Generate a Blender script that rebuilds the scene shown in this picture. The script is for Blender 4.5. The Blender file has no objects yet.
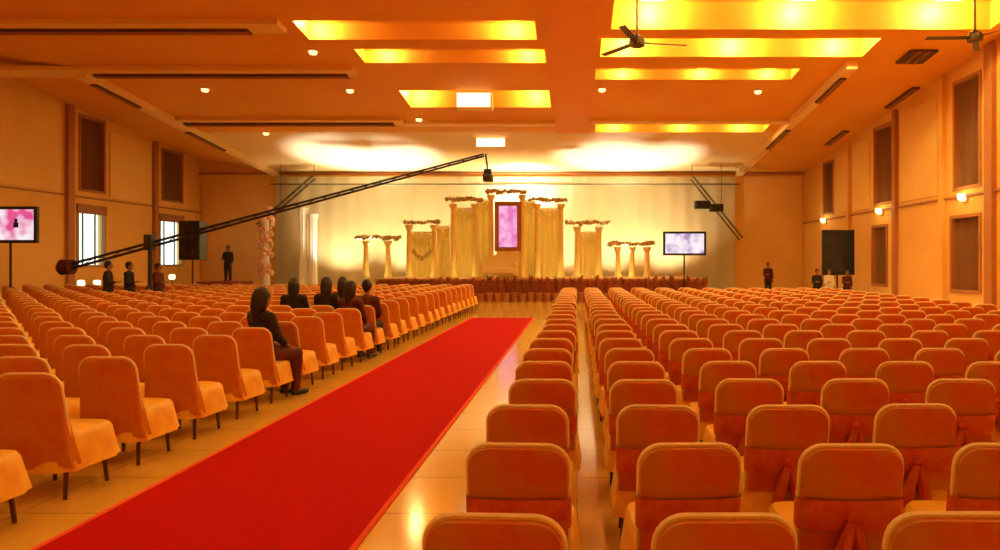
import bpy, bmesh, math, random
from mathutils import Vector, Matrix
random.seed(7)
sc = bpy.context.scene
C = bpy.context.collection
PI = math.pi
F, VX, VY, EH = 670.0, 577.0, 262.0, 1.8
def P(px, py, Y):
    return Vector(((px-VX)*Y/F, Y, EH+(VY-py)*Y/F))

# ------------------------------------------------------------------ materials
def mat(name, col, rough=.6, metal=0., emit=None, es=0., noise=None, bump=0., bscale=20., sheen=0., spec=.5, alpha=None, trans=0., coat=0., wave=None):
    m = bpy.data.materials.new(name); m.use_nodes = True
    nt = m.node_tree; b = nt.nodes['Principled BSDF']
    c4 = (*col, 1)
    b.inputs['Base Color'].default_value = c4
    b.inputs['Roughness'].default_value = rough
    b.inputs['Metallic'].default_value = metal
    b.inputs['Specular IOR Level'].default_value = spec
    b.inputs['Sheen Weight'].default_value = sheen
    b.inputs['Sheen Tint'].default_value = (1, .75, .4, 1)
    b.inputs['Coat Weight'].default_value = coat
    b.inputs['Transmission Weight'].default_value = trans
    if emit:
        b.inputs['Emission Color'].default_value = (*emit, 1); b.inputs['Emission Strength'].default_value = es
    tc = nt.nodes.new('ShaderNodeTexCoord')
    if noise:
        col2, sc_, lo, hi = noise
        n = nt.nodes.new('ShaderNodeTexNoise'); n.inputs['Scale'].default_value = sc_; n.inputs['Detail'].default_value = 4
        r = nt.nodes.new('ShaderNodeValToRGB')
        r.color_ramp.elements[0].position = lo; r.color_ramp.elements[0].color = c4
        r.color_ramp.elements[1].position = hi; r.color_ramp.elements[1].color = (*col2, 1)
        nt.links.new(tc.outputs['Object'], n.inputs['Vector']); nt.links.new(n.outputs['Fac'], r.inputs['Fac'])
        nt.links.new(r.outputs['Color'], b.inputs['Base Color'])
    if bump:
        n2 = nt.nodes.new('ShaderNodeTexNoise'); n2.inputs['Scale'].default_value = bscale
        bp = nt.nodes.new('ShaderNodeBump'); bp.inputs['Strength'].default_value = bump
        nt.links.new(tc.outputs['Object'], n2.inputs['Vector']); nt.links.new(n2.outputs['Fac'], bp.inputs['Height'])
        nt.links.new(bp.outputs['Normal'], b.inputs['Normal'])
    return m

M = {}
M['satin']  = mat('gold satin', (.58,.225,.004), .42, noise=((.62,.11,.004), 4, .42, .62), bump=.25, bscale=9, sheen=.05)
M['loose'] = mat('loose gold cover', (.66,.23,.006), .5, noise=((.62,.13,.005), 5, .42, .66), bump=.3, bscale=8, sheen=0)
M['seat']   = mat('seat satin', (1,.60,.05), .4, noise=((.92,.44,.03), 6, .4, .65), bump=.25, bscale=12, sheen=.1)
M['rim_highlight'] = mat('pale piping', (1,.86,.50), .35, sheen=.2)  # pale colour paints the lit rim of the chair backs
M['sash']   = mat('red orange sash', (.60,.07,.006), .4, noise=((.66,.16,.010), 9, .4, .7), bump=.2, bscale=14, sheen=.05)
M['leg']    = mat('brown metal', (.12,.045,.02), .4, .5)
M['carpet'] = mat('red carpet', (.50,.004,.0015), .95, noise=((.42,.003,.001), 60, .4, .7), bump=.3, bscale=220, spec=.1)
M['carpet_edge'] = mat('carpet binding', (.80,.10,.04), .9, spec=.1)
M['wall']   = mat('tan wall', (.86,.49,.12), .8, noise=((.82,.44,.10), .6, .35, .7))
M['panel']  = mat('wall panel', (.90,.57,.16), .75, noise=((.86,.51,.13), .8, .35, .7))
M['trim']   = mat('brown trim', (.45,.17,.045), .6)
M['pale']   = mat('pale plaster edge', (.88,.60,.26), .7)
M['slot']   = mat('air slot', (.10,.028,.01), .6)
M['beam']   = mat('orange beam', (.80,.32,.03), .7)
M['cove']   = mat('cove paint', (.95,.48,.06), .6)
M['curtain']= mat('brown curtain', (.42,.19,.08), .8)
M['black']  = mat('black plastic', (.012,.010,.012), .4)
M['dark']   = mat('dark cloth', (.02,.012,.014), .8)
M['maroon'] = mat('maroon cloth', (.10,.012,.012), .8)
M['skin']   = mat('skin', (.35,.15,.07), .55)
M['hair']   = mat('hair', (.008,.005,.005), .5)
M['white']  = mat('white cloth', (.85,.80,.72), .7)
M['backdrop']= mat('cream drape', (.92,.80,.46), .7, sheen=.2)
M['gold']   = mat('gold column', (.92,.74,.30), .6, noise=((.9,.66,.2), 4, .4, .7))
M['golddrape']= mat('gold drape', (.94,.78,.34), .5, sheen=.3)
M['cap']    = mat('olive flowers', (.42,.28,.05), .8, noise=((.75,.55,.25), 14, .45, .6))
M['pinkflower'] = mat('pink cream flowers', (.75,.38,.22), .8, noise=((.85,.6,.4), 12, .45, .6))
M['redleaf']= mat('dark red leaves', (.22,.035,.012), .8, noise=((.40,.10,.02), 10, .4, .7))
M['stage']  = mat('stage fascia', (.30,.06,.02), .6)
M['stagetop']=mat('stage carpet', (.50,.20,.05), .8)
M['lamp']   = mat('lamp glow', (1,.9,.6), .5, emit=(1,.80,.42), es=6)
M['spotlamp']= mat('downlight glow', (1,.8,.5), .5, emit=(1,.62,.28), es=2.2)
M['sconce'] = mat('sconce glow', (1,.8,.5), .5, emit=(1,.80,.42), es=2.5)
M['metal']  = mat('grey metal', (.16,.13,.08), .4, .6)
M['frame']  = mat('window frame', (.45,.28,.10), .5)
M['fan']    = mat('fan metal', (.10,.07,.03), .4, .6)
g = mat('glass', (1,1,1), .02, trans=1.0); M['glass'] = g

def tilefloor():
    m = mat('glossy tile floor', (.84,.60,.20), .13, spec=.8)
    nt = m.node_tree; b = nt.nodes['Principled BSDF']
    tc = nt.nodes.new('ShaderNodeTexCoord'); br = nt.nodes.new('ShaderNodeTexBrick')
    br.offset = 0; br.inputs['Scale'].default_value = 1.0
    br.inputs['Brick Width'].default_value = .8; br.inputs['Row Height'].default_value = .8
    br.inputs['Mortar Size'].default_value = .006
    br.inputs['Color1'].default_value = (.86,.54,.10,1); br.inputs['Color2'].default_value = (.82,.49,.085,1)
    br.inputs['Mortar'].default_value = (.45,.22,.06,1)
    nt.links.new(tc.outputs['Object'], br.inputs['Vector']); nt.links.new(br.outputs['Color'], b.inputs['Base Color'])
    return m
M['floor'] = tilefloor()
def ceilmat():
    m = mat('ceiling paint', (.82,.39,.03), .75, noise=((.78,.32,.022), .35, .35, .7))
    return m
M['ceiling'] = ceilmat()
def screenmat(name, cols, strength):
    """a lit screen: colour blobs from a noise field over the picture"""
    m = bpy.data.materials.new(name); m.use_nodes = True; nt = m.node_tree; b = nt.nodes['Principled BSDF']
    b.inputs['Base Color'].default_value = (.02,.02,.02,1); b.inputs['Roughness'].default_value = .2
    tc = nt.nodes.new('ShaderNodeTexCoord'); n = nt.nodes.new('ShaderNodeTexNoise'); n.inputs['Scale'].default_value = 2.2; n.inputs['Detail'].default_value = 1
    r = nt.nodes.new('ShaderNodeValToRGB'); r.color_ramp.elements[0].position = .36; r.color_ramp.elements[1].position = .62
    r.color_ramp.elements[0].color = (*cols[0],1); r.color_ramp.elements[1].color = (*cols[2],1)
    e = r.color_ramp.elements.new(.48); e.color = (*cols[1],1)
    nt.links.new(tc.outputs['Object'], n.inputs['Vector']); nt.links.new(n.outputs['Fac'], r.inputs['Fac'])
    nt.links.new(r.outputs['Color'], b.inputs['Emission Color']); b.inputs['Emission Strength'].default_value = strength
    return m
M['tvpink'] = screenmat('pink white broadcast', ((.75,.08,.28),(.85,.45,.60),(.95,.85,.92)), 1.0)
M['tvlav']  = screenmat('lavender broadcast', ((.45,.30,.55),(.80,.70,.85),(1,.9,.95)), 1.0)
M['pink']   = screenmat('pink led picture', ((.80,.20,.48),(.92,.32,.62),(1,.50,.76)), 1.0)
M['tvdark'] = screenmat('dark broadcast', ((.001,.001,.001),(.002,.003,.0015),(.006,.010,.004)), 1.0)

# ------------------------------------------------------------------ mesh helpers
def box(bm, x0, x1, y0, y1, z0, z1, bev=0.):
    r = bmesh.ops.create_cube(bm, size=1)
    vs = r['verts']
    bmesh.ops.scale(bm, vec=(x1-x0, y1-y0, z1-z0), verts=vs)
    bmesh.ops.translate(bm, vec=((x0+x1)/2, (y0+y1)/2, (z0+z1)/2), verts=vs)
    if bev:
        es = list({e for v in vs for e in v.link_edges})
        bmesh.ops.bevel(bm, geom=es, offset=bev, segments=2, affect='EDGES', profile=.6)
def hexa(bm, lo, hi):
    a = [bm.verts.new(p) for p in lo]; b = [bm.verts.new(p) for p in hi]
    bm.faces.new(a[::-1]); bm.faces.new(b)
    for i in range(4): bm.faces.new((a[i], a[(i+1)%4], b[(i+1)%4], b[i]))
def frame_of(d):
    d = d.normalized(); u = d.cross(Vector((0,0,1)))
    if u.length < 1e-4: u = Vector((1,0,0))
    u.normalize(); return u, d.cross(u).normalized()
def tube(bm, pts, rad, n=8, closed=False, cap=True):
    pts = [Vector(p) for p in pts]; N = len(pts); rings = []
    if not hasattr(rad, '__len__'): rad = [rad]*N
    pu = None
    for i, p in enumerate(pts):
        if closed: d = pts[(i+1)%N]-pts[i-1]
        else: d = pts[min(i+1,N-1)]-pts[max(i-1,0)]
        d.normalize()
        if pu is None: u, v = frame_of(d)
        else:
            u = (pu - d*pu.dot(d))
            if u.length < 1e-5: u, v = frame_of(d)
            u.normalize(); v = d.cross(u)
        pu = u
        rings.append([bm.verts.new(p+(u*math.cos(2*PI*k/n)+v*math.sin(2*PI*k/n))*rad[i]) for k in range(n)])
    for i in range(N if closed else N-1):
        a, b = rings[i], rings[(i+1)%N]
        for k in range(n): bm.faces.new((a[k], a[(k+1)%n], b[(k+1)%n], b[k]))
    if cap and not closed:
        bm.faces.new(rings[0][::-1]); bm.faces.new(rings[-1])
def lathe(bm, prof, n=20, cx=0, cy=0, cz=0, flute=0., nf=10):
    rings = []
    for r, z in prof:
        rings.append([bm.verts.new((cx+r*(1+flute*math.cos(nf*2*PI*k/n))*math.cos(2*PI*k/n), cy+r*(1+flute*math.cos(nf*2*PI*k/n))*math.sin(2*PI*k/n), cz+z)) for k in range(n)])
    for a, b in zip(rings, rings[1:]):
        for k in range(n): bm.faces.new((a[k], a[(k+1)%n], b[(k+1)%n], b[k]))
    bm.faces.new(rings[0][::-1]); bm.faces.new(rings[-1])
def ball(bm, c, r, sx=1, sy=1, sz=1, u=12, v=8, jit=0.):
    q = bmesh.ops.create_uvsphere(bm, u_segments=u, v_segments=v, radius=r)
    for w in q['verts']:
        k = 1+random.uniform(-jit, jit)
        w.co = Vector((w.co.x*sx*k+c[0], w.co.y*sy*k+c[1], w.co.z*sz*k+c[2]))
def link(name, bm, m, parent=None, smooth=True, loc=None):
    me = bpy.data.meshes.new(name); bmesh.ops.recalc_face_normals(bm, faces=bm.faces)
    bm.to_mesh(me); bm.free()
    for p in me.polygons: p.use_smooth = smooth
    me.materials.append(m if not isinstance(m, str) else M[m])
    o = bpy.data.objects.new(name, me); C.objects.link(o)
    if parent: o.parent = parent
    if loc is not None: o.location = loc
    if smooth:
        try:
            me.set_sharp_from_angle(angle=math.radians(40))
        except Exception: pass
    return o
def B(): return bmesh.new()
def thing(name, label, cat, loc=(0,0,0), rz=0, group=None):
    o = bpy.data.objects.new(name, None); C.objects.link(o); o.empty_display_size = .1
    o.location = loc; o.rotation_euler = (0,0,rz); return tag(o, label, cat, group)
def tag(o, label, cat, group=None):
    o['label'] = label; o['category'] = cat
    if group: o['group'] = group
    return o
def struct(name, bm, m, parent=None, smooth=False, label=None):
    o = link(name, bm, m, parent, smooth)
    if parent is None: o['kind'] = 'structure'
    if label: o['label'] = label
    return o

# ------------------------------------------------------------------ room
XL, XR, YB, YF = -21.4, 12.9, 38.0, -4.0
def cz(Y): return 10.7-.1*Y              # sloping ceiling
def czL(Y): return 11.0-.09*Y            # its outer edge on the left wall
b = B(); box(b, XL-.3, XR+.3, YF-.3, YB+.3, -.2, 0); struct('floor', b, 'floor')

# openings: (y0,y1,z0,z1)
def wallY(px, X): return X*F/(px-VX)
LW = [(wallY(78,XL), wallY(104,XL), 1.65, 3.95), (wallY(160,XL), wallY(182,XL), 1.65, 3.95)]
LU = [(wallY(80,XL), wallY(104,XL), 4.95, 8.1), (wallY(162,XL), wallY(182,XL), 5.05, 7.6)]
RW = [(wallY(980,XR), wallY(952,XR), .85, 3.3), (wallY(887,XR), wallY(873,XR), .85, 3.3), (33.6, 35.0, .85, 3.3)]
RU = [(wallY(980,XR), wallY(955,XR), 4.3, 7.85), (wallY(893,XR), wallY(875,XR), 4.3, 7.5), (wallY(833,XR), wallY(824,XR), 4.3, 6.9)]
def side_wall(name, X, out, holes, top):
    b = B()
    ys = sorted({YF, YB, *[h[0] for h in holes], *[h[1] for h in holes]})
    x0, x1 = sorted((X, X+out*.3))
    for a, c in zip(ys, ys[1:]):
        segs = sorted([(h[2], h[3]) for h in holes if h[0] <= a+1e-6 and h[1] >= c-1e-6])
        z = 0
        for s in segs:
            if s[0] > z+1e-4: box(b, x0, x1, a, c, z, s[0])
            z = s[1]
        hexa(b, [(x0,a,z),(x1,a,z),(x1,c,z),(x0,c,z)], [(x0,a,top(a)+.4),(x1,a,top(a)+.4),(x1,c,top(c)+.4),(x0,c,top(c)+.4)])
    return struct(name, b, 'wall')
side_wall('wall_left', XL, -1, LW+LU, czL)
side_wall('wall_right', XR, 1, RW+RU, cz)
b = B(); box(b, XL-.3, XR+.3, YB, YB+.3, 0, 8.4); struct('wall_back', b, 'wall')
b = B(); box(b, XL-.3, XR+.3, YF-.3, YF, 0, 11.8); struct('wall_front', b, 'wall')

# windows
wn = 0
def window(X, out, h, kind):
    global wn
    wn += 1
    y0, y1, z0, z1 = h
    xf = X+out*.02
    b = B(); t = .09
    a0, a1 = sorted((xf-out*.06, xf+out*.16))
    box(b, a0, a1, y0-t, y0+.02, z0-t, z1+t); box(b, a0, a1, y1-.02, y1+t, z0-t, z1+t)
    box(b, a0, a1, y0, y1, z1-.02, z1+t); box(b, a0, a1, y0, y1, z0-t, z0+.02)
    f = struct('window_%d' % wn, b, 'frame' if kind != 'curtain' else 'trim')
    b = B()
    if kind == 'day':
        ym = (y0+y1)/2
        for yy in (y0+(y1-y0)*.25, y0+(y1-y0)*.72): box(b, *sorted((xf+out*.05, xf+out*.11)), yy-.03, yy+.03, z0, z1)
        struct('glazing_bar', b, 'metal', f)
        b = B(); box(b, *sorted((xf+out*.07, xf+out*.085)), y0, y1, z0, z1); struct('window_pane', b, 'glass', f)
        b = B(); box(b, *sorted((xf-out*.10, xf-out*.02)), y0-.1, y1+.1, z1-.05, z1+.35); struct('pelmet', b, 'curtain', f)
    else:
        # folded curtain inside the reveal
        n = 40; rows = []
        for zi in (z0, z1):
            rows.append([b.verts.new((xf+out*(.14+.03*math.sin(k*1.7)), y0+(y1-y0)*k/n, zi)) for k in range(n+1)])
        for k in range(n): b.faces.new((rows[0][k], rows[0][k+1], rows[1][k+1], rows[1][k]))
        bmesh.ops.solidify(b, geom=b.faces[:], thickness=.02)
        struct('curtain', b, 'curtain', f, True)
        b = B(); box(b, *sorted((xf+out*.22, xf+out*.235)), y0, y1, z0, z1); struct('window_pane', b, 'black', f)
for h in LW: window(XL, -1, h, 'day')
for h in LU+[]: window(XL, -1, h, 'curtain')
for h in RW+RU: window(XR, 1, h, 'curtain')

# wall trims: ledges, pilasters, raised panels
tn = 0
def trim(x0, x1, y0, y1, z0, z1, m='trim'):
    global tn
    tn += 1
    b = B(); box(b, x0, x1, y0, y1, z0, z1, .01); struct('trim_%d' % tn, b, m)
ledL, ledR = 4.62, 4.02
trim(XL, XL+.10, YF, YB, ledL-.05, ledL+.02)
trim(XR-.10, XR, YF, YB, ledR-.05, ledR+.02)
for y0, y1 in ((28.0, 28.35), (33.75, 34.05)): trim(XL, XL+.16, y0, y1, 0, czL(y1)-.05)
for y0, y1 in ((20.6, 21.0), (23.4, 23.65), (26.9, 27.15), (31.5,31.75)): trim(XR-.16, XR, y0, y1, 0, cz(y1)-.05, 'trim' if y0 in (26.9,20.6) else 'wall')
for y0, y1 in ((23.2, 27.7), (30.65, 33.6), (10,22.6)): trim(XL, XL+.05, y0, y1, ledL+.1, 7.75 if y0 > 24 else 8.3, 'panel')
for y0, y1 in ((23.9, 26.7), (29.5, 31.3), (32.0,33.2)): trim(XR-.05, XR, y0, y1, ledR+.15, cz(y1)-.35, 'panel')
trim(XL, XL+.03, YF, YB, 0, .12); trim(XR-.03, XR, YF, YB, 0, .12)
# back wall: pale panels left and right of the drape, cornice
trim(XL+.2, -17.0, YB-.06, YB, .1, 6.85, 'panel'); trim(8.95, XR-.2, YB-.06, YB, .1, 6.65, 'panel')
trim(XL, XR, YB-.12, YB, 6.74, 6.86)

# ceiling: cells around the cove openings
# (name, x0, x1, yfar, L, H, lamp px list)
COVES = [
 (P(611,0,19.9).x, P(990,0,19.9).x, 19.9, 2.30, .80, [650,795,935], 1.5, 'cove light nearest the right wall, widest of all'),
 (P(600,0,21.9).x, P(871,0,21.9).x-.3, 21.9, 1.4, .58, [625,732,836], 1.2, 'second cove light back on the right, beyond the widest one'),
 (P(595,0,23.9).x, P(791,0,23.9).x, 23.9, 1.00, .33, [622,702,768], .35, 'slim third cove light back on the right'),
 (P(595,0,30.3).x, P(763,0,30.3).x, 30.3, 1.20, .40, [614,682,742], .35, 'slim far cove light on the right, nearest the stage'),
 (P(298,0,20.6).x+.35, P(537,0,20.6).x, 20.6, 1.25, .50, [318,514], .6, 'long cove light left of the central beam, nearest of them'),
 (P(365,0,22.4).x, P(546,0,22.4).x, 22.4, 1.10, .40, [386,528], .42, 'second long cove light left of the central beam'),
 (P(405,0,26.9).x+.25, P(551,0,26.9).x, 26.9, 1.90, .72, [419,536], .7, 'deep cove light left of the central beam, nearest the stage'),
]
for Y in (15.2, 10.5, 5.5, 0.5):      # unseen coves added above the frame's top edge as fill light
    for x0, x1 in ((-13,-2), (1.2,11.5)):
        COVES.append((x0, x1, Y, 1.6, .5, None, .62 if Y > 8 else .35, 'added unseen fill cove over the front rows'))
XI, XJ = -17.2, 9.3
ys = sorted({YF, YB, 23.0, *[c[2] for c in COVES], *[c[2]-c[3] for c in COVES]})
xs = sorted({XL, XR, XI, XJ, *[c[0] for c in COVES], *[c[1] for c in COVES]})
b = B(); vd = {}
def zz(x, y):
    return czL(y) if x < XI-.1 else cz(y)
def V(x, y):
    if (x, y) not in vd: vd[(x, y)] = b.verts.new((x, y, zz(x, y)))
    return vd[(x, y)]
for x0, x1 in zip(xs, xs[1:]):
    for y0, y1 in zip(ys, ys[1:]):
        mx, my = (x0+x1)/2, (y0+y1)/2
        if any(c[0] < mx < c[1] and c[2]-c[3] < my < c[2] for c in COVES): continue
        b.faces.new((V(x0,y0), V(x0,y1), V(x1,y1), V(x1,y0)))
bmesh.ops.recalc_face_normals(b, faces=b.faces)
ceil_ob = struct('ceiling', b, 'ceiling')
M['glow_ceiling'] = mat('ceiling paled for stage glow', (.86,.62,.30), .8)  # ceiling colour paled here so the stage light pool reads white
ceil_ob.data.materials.append(M['glow_ceiling'])
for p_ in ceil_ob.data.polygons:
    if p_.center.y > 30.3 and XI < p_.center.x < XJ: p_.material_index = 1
def slab(b, x0, x1, y0, y1, d0, d1, zf=cz):
    hexa(b, [(x0,y0,zf(y0)-d1),(x1,y0,zf(y0)-d1),(x1,y1,zf(y1)-d1),(x0,y1,zf(y1)-d1)],
            [(x0,y0,zf(y0)-d0),(x1,y0,zf(y0)-d0),(x1,y1,zf(y1)-d0),(x0,y1,zf(y1)-d0)])
def ctrim(x0, x1, y0, y1, d1, m, d0=0.):
    global tn
    tn += 1
    b = B(); slab(b, x0, x1, y0, y1, d0, d1); struct('trim_%d' % tn, b, m)
ctrim(XI, XI+.35, 23.0, YB, .28, 'pale'); ctrim(XJ-.35, XJ, 22.2, YB, .28, 'pale')
ctrim(-.95, .6, 6, 30.2, .09, 'beam')
for y, x0, x1 in ((19.3, -21, -8.6), (22.75, -21, -7.6), (28.2, XI+.35, -7.4)):
    ctrim(x0, x1, y-.1, y+.55, .16, 'pale')
ctrim(.6, XJ-.35, 28.3, 28.7, .14, 'pale')
ctrim(-7.4, -.95, 28.6, 29.0, .14, 'pale')
def slotvent(x0, x1, y0, y1, label, d=.16):
    b = B(); slab(b, x0, x1, y0, y1, d, d+.06)
    o = link('linear_air_vent', b, 'slot', smooth=False); tag(o, label, 'air vent', 'linear air vents in the ceiling')
    b = B()
    w, l = x1-x0, y1-y0
    if w > l:
        for k in range(1, 3): slab(b, x0, x1, y0+l*k/3-.015, y0+l*k/3+.015, d+.04, d+.09)
    else:
        for k in range(1, 3): slab(b, x0+w*k/3-.015, x0+w*k/3+.015, y0, y1, d+.04, d+.09)
    link('vent_slat', b, 'trim', o, False)
slotvent(-16.6, -7.9, 22.96, 23.26, 'long dark air slot crossing left ceiling, nearer of two full width ones')
slotvent(-16.7, -7.8, 28.4, 28.75, 'long dark air slot crossing left ceiling, just before the stage')
slotvent(-20.9, -9.6, 19.5, 19.8, 'long dark air slot at top left corner of the view')
slotvent(-17.15, -16.9, 23.6, 26.0, 'short dark air slot on left ceiling edge, nearer one', .28)
slotvent(-17.15, -16.9, 29.3, 32.3, 'short dark air slot on left ceiling edge, farther one', .28)
slotvent(9.02, 9.25, 23.0, 25.4, 'short dark air slot on right ceiling edge, nearer one', .28)
slotvent(9.02, 9.25, 29.0, 32.0, 'short dark air slot on right ceiling edge, farther one', .28)
slotvent(12.3, 12.6, 24.6, 26.8, 'dark air slot high beside the right wall, nearer one', .02)
slotvent(11.9, 12.2, 30.0, 32.2, 'dark air slot high beside the right wall, farther one', .02)
slotvent(10.6, 11.5, 21.3, 22.3, 'wide dark air grille near the top right corner', .02)

WARM = (1, .79, .25)
def light(name, kind, loc, energy, col=WARM, size=.1, rot=None, **kw):
    l = bpy.data.lights.new(name, kind); l.energy = energy; l.color = col
    if kind == 'AREA':
        l.shape = 'RECTANGLE'; l.size = size; l.size_y = kw.get('size_y', size)
        if 'spread' in kw: l.spread = kw['spread']
    elif kind == 'SPOT':
        l.shadow_soft_size = size; l.spot_size = kw['angle']; l.spot_blend = kw.get('blend', .5)
    else: l.shadow_soft_size = size
    o = bpy.data.objects.new(name, l); C.objects.link(o); o.location = loc
    if rot is not None: o.rotation_euler = rot
    return o
COVE_W = 210
for (x0, x1, yf, L, H, lamps, en, lab) in COVES:
    y0 = yf-L
    t = thing('cove_light', lab, 'ceiling light', ((x0+x1)/2, (y0+yf)/2, cz((y0+yf)/2)), 0, 'added unseen fill coves over the front rows' if lamps is None else 'recessed cove lights')
    cx_, cy_, cz_ = t.location
    b = B()
    lo = [(x0,y0,cz(y0)),(x1,y0,cz(y0)),(x1,yf,cz(yf)),(x0,yf,cz(yf))]
    lo = [(p[0]-cx_, p[1]-cy_, p[2]-cz_) for p in lo]
    A = [b.verts.new(p) for p in lo]; D = [b.verts.new((p[0], p[1], p[2]+H)) for p in lo]
    b.faces.new(D)
    for i in range(4): b.faces.new((A[i], A[(i+1)%4], D[(i+1)%4], D[i]))
    link('housing', b, 'cove', t, False)
    if lamps is None: xl = [x0+(x1-x0)*k for k in (.17,.5,.83)]
    else: xl = [(px-VX)*yf/F for px in lamps]
    for x in xl:
        yl = yf-min(.62, L*.45) if lamps else y0+.3; zl = cz(yl)+H*.62
        b = B(); tube(b, [(x-.35-cx_, yl-.12-cy_, zl+.03-cz_), (x+.35-cx_, yl-.12-cy_, zl+.03-cz_)], .03, 8); link('lamp_tube', b, 'lamp', t)
        light('cove_lamp', 'POINT', (x, yl+.1, zl), COVE_W*en*(1 if lamps is None else .85), WARM, .08)

# small round ceiling lamps
for px, py, lab in ((205,88,'small glowing downlight left, between the two full width air slots'), (266,132,'small glowing downlight beyond the farther long air slot'),
    (216,26,'brightest small downlight, near the top left'), (313,50,'small downlight right below the long left cove light'),
    (350,89,'small downlight left of the deep cove light'), (602,88,'small downlight right of the central beam'),
    (758,90,'small downlight near the right end of the slim cove light'), (419,118,'small downlight left of centre above the stage')):
    Y = 670*8.9/(329-py)
    t = thing('downlight', lab, 'ceiling light', ((px-VX)*Y/F, Y, cz(Y)), 0, 'small downlights in the ceiling')
    b = B(); lathe(b, [(.13,-.02),(.15,-.05),(.15,.0),(.12,.03)], 16); link('bezel', b, 'pale', t)
    b = B(); lathe(b, [(.10,-.14),(.13,-.10),(.12,-.02)], 16); link('bulb', b, 'spotlamp', t)
for px, py, w, h, lab in ((474,87,33,12,'square glowing ceiling panel between the ends of the deep cove light'), (491,134.5,28,7,'slim glowing ceiling panel just above the stage')):
    Y = 670*8.9/(329-py-h/2); w2 = w*Y/F/2
    t = thing('panel_light', lab, 'ceiling light', ((px-VX)*Y/F, Y, cz(Y)), 0)
    dy = h*Y/F
    b = B(); box(b, -w2-.05, w2+.05, -.1, .5, -.12-dy, 0.05, .02); link('frame', b, 'pale', t, False)
    b = B(); box(b, -w2, w2, -.13, -.09, -.09-dy, -.03); link('diffuser', b, 'sconce', t, False)

# ceiling fans
def fan(loc, ang, zc, lab):
    t = thing('ceiling_fan', lab, 'fan', loc)
    b = B(); tube(b, [(0,0,.1),(0,0,zc-loc[2])], .025, 8); link('rod', b, 'fan', t)
    b = B(); lathe(b, [(.05,-.16),(.17,-.12),(.19,-.02),(.15,.06),(.05,.14)], 20); link('motor', b, 'fan', t)
    for k in range(3):
        a = ang+k*2*PI/3
        b = B(); box(b, .18, 1.15, -.075, .075, -.05, -.035, .01); box(b, .12, .3, -.03, .03, -.05, -.02)
        bmesh.ops.rotate(b, cent=(0,0,0), matrix=Matrix.Rotation(.18,3,'X'), verts=b.verts)
        bmesh.ops.rotate(b, cent=(0,0,0), matrix=Matrix.Rotation(a,3,'Z'), verts=b.verts)
        link('blade', b, 'fan', t, False)
    b = B(); lathe(b, [(.04,-.12),(.09,-.02),(.09,0)], 14, cz=zc-loc[2]); link('canopy', b, 'fan', t)
p = P(637,41,15); fan(p, .15, cz(15), 'dark ceiling fan hanging before the bright cove lights')
p = P(975,36,16); fan(p, 1.0, cz(16), 'dark ceiling fan hanging at the top right corner')

# ------------------------------------------------------------------ carpet
b = B(); box(b, -3.36, -1.42, YF+1, 21.5, 0, .012); t = link('aisle_carpet', b, 'carpet', smooth=False)
tag(t, 'long bright red carpet runner down the aisle to the stage', 'carpet')
b = B(); box(b, -3.40, -3.36, YF+1, 21.5, 0, .014); box(b, -1.42, -1.38, YF+1, 21.5, 0, .014); link('edge_binding', b, 'carpet_edge', t, False)

# ------------------------------------------------------------------ chairs
def outline(w, h, r, n=6):
    pts = [(-w/2, 0), (w/2, 0)]
    for k in range(n+1):
        a = k/n*PI/2; pts.append((w/2-r+r*math.cos(a), h-r+r*math.sin(a)))
    for k in range(n+1):
        a = PI/2+k/n*PI/2; pts.append((-w/2+r+r*math.cos(a), h-r+r*math.sin(a)))
    return pts
REC = math.radians(9)
def recl(v):   # recline about the seat back edge
    y, z = v.y, v.z
    v.y = -.22 + y*math.cos(REC) - z*math.sin(REC); v.z = .42 + z*math.cos(REC) + y*math.sin(REC)
def back_bm(n=6, q=3):
    b = B(); W, Hh, R = .47, .52, .10
    rings = []
    for (s, y) in ((.90,.036),(.975,.032),(1,.016),(1,-.016),(.975,-.032),(.90,-.036)):
        o = outline(W*s if s == 1 else W-(1-s)*.2, Hh-(1-s)*.1, R, n)
        rings.append([b.verts.new((x, y, z)) for x, z in o])
    for a, c in zip(rings, rings[1:]):
        N = len(a)
        for k in range(N): b.faces.new((a[k], a[(k+1)%N], c[(k+1)%N], c[k]))
    b.faces.new(rings[0]); b.faces.new(rings[-1][::-1])
    for v in b.verts: recl(v.co)
    return b
def rim_highlight_bm(n=6, k=6):  # tube along the back edge carrying the painted rim highlight
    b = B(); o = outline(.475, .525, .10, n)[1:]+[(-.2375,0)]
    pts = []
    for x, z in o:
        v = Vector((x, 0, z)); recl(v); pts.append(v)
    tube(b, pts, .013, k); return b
def sash_bm():
    b = B(); lo = []; hi = []
    n = 28
    for k in range(n):
        a = 2*PI*k/n
        x = .252*abs(math.cos(a))**.35*math.copysign(1, math.cos(a)); y = .058*abs(math.sin(a))**.6*math.copysign(1, math.sin(a))
        w = .006*math.sin(5*a)
        ring = []
        for z in (.13, .17, .23, .28):
            s = 1 - (.06 if z in (.17,.23) else 0)
            v = Vector((x*s if abs(x) < .2 else x, y*(1.0 if z in (.13,.28) else 1.12)-w, z+w)); recl(v); ring.append(b.verts.new(v))
        lo.append(ring)
    for i in range(n):
        a, c = lo[i], lo[(i+1)%n]
        for j in range(3): b.faces.new((a[j], c[j], c[j+1], a[j+1]))
    # knot and tails at the back
    v = Vector((0,-.062,.2)); recl(v); ball(b, v, .03, 1, .5, 1, 10, 6)
    for s in (-1, 1):
        pts = []
        for q in range(5):
            v = Vector((s*(.01+.03*q/2), -.08, .18-.065*q)); recl(v); pts.append(v)
        tube(b, pts, [.02,.03,.035,.04,.03], 6)
    return b
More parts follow.
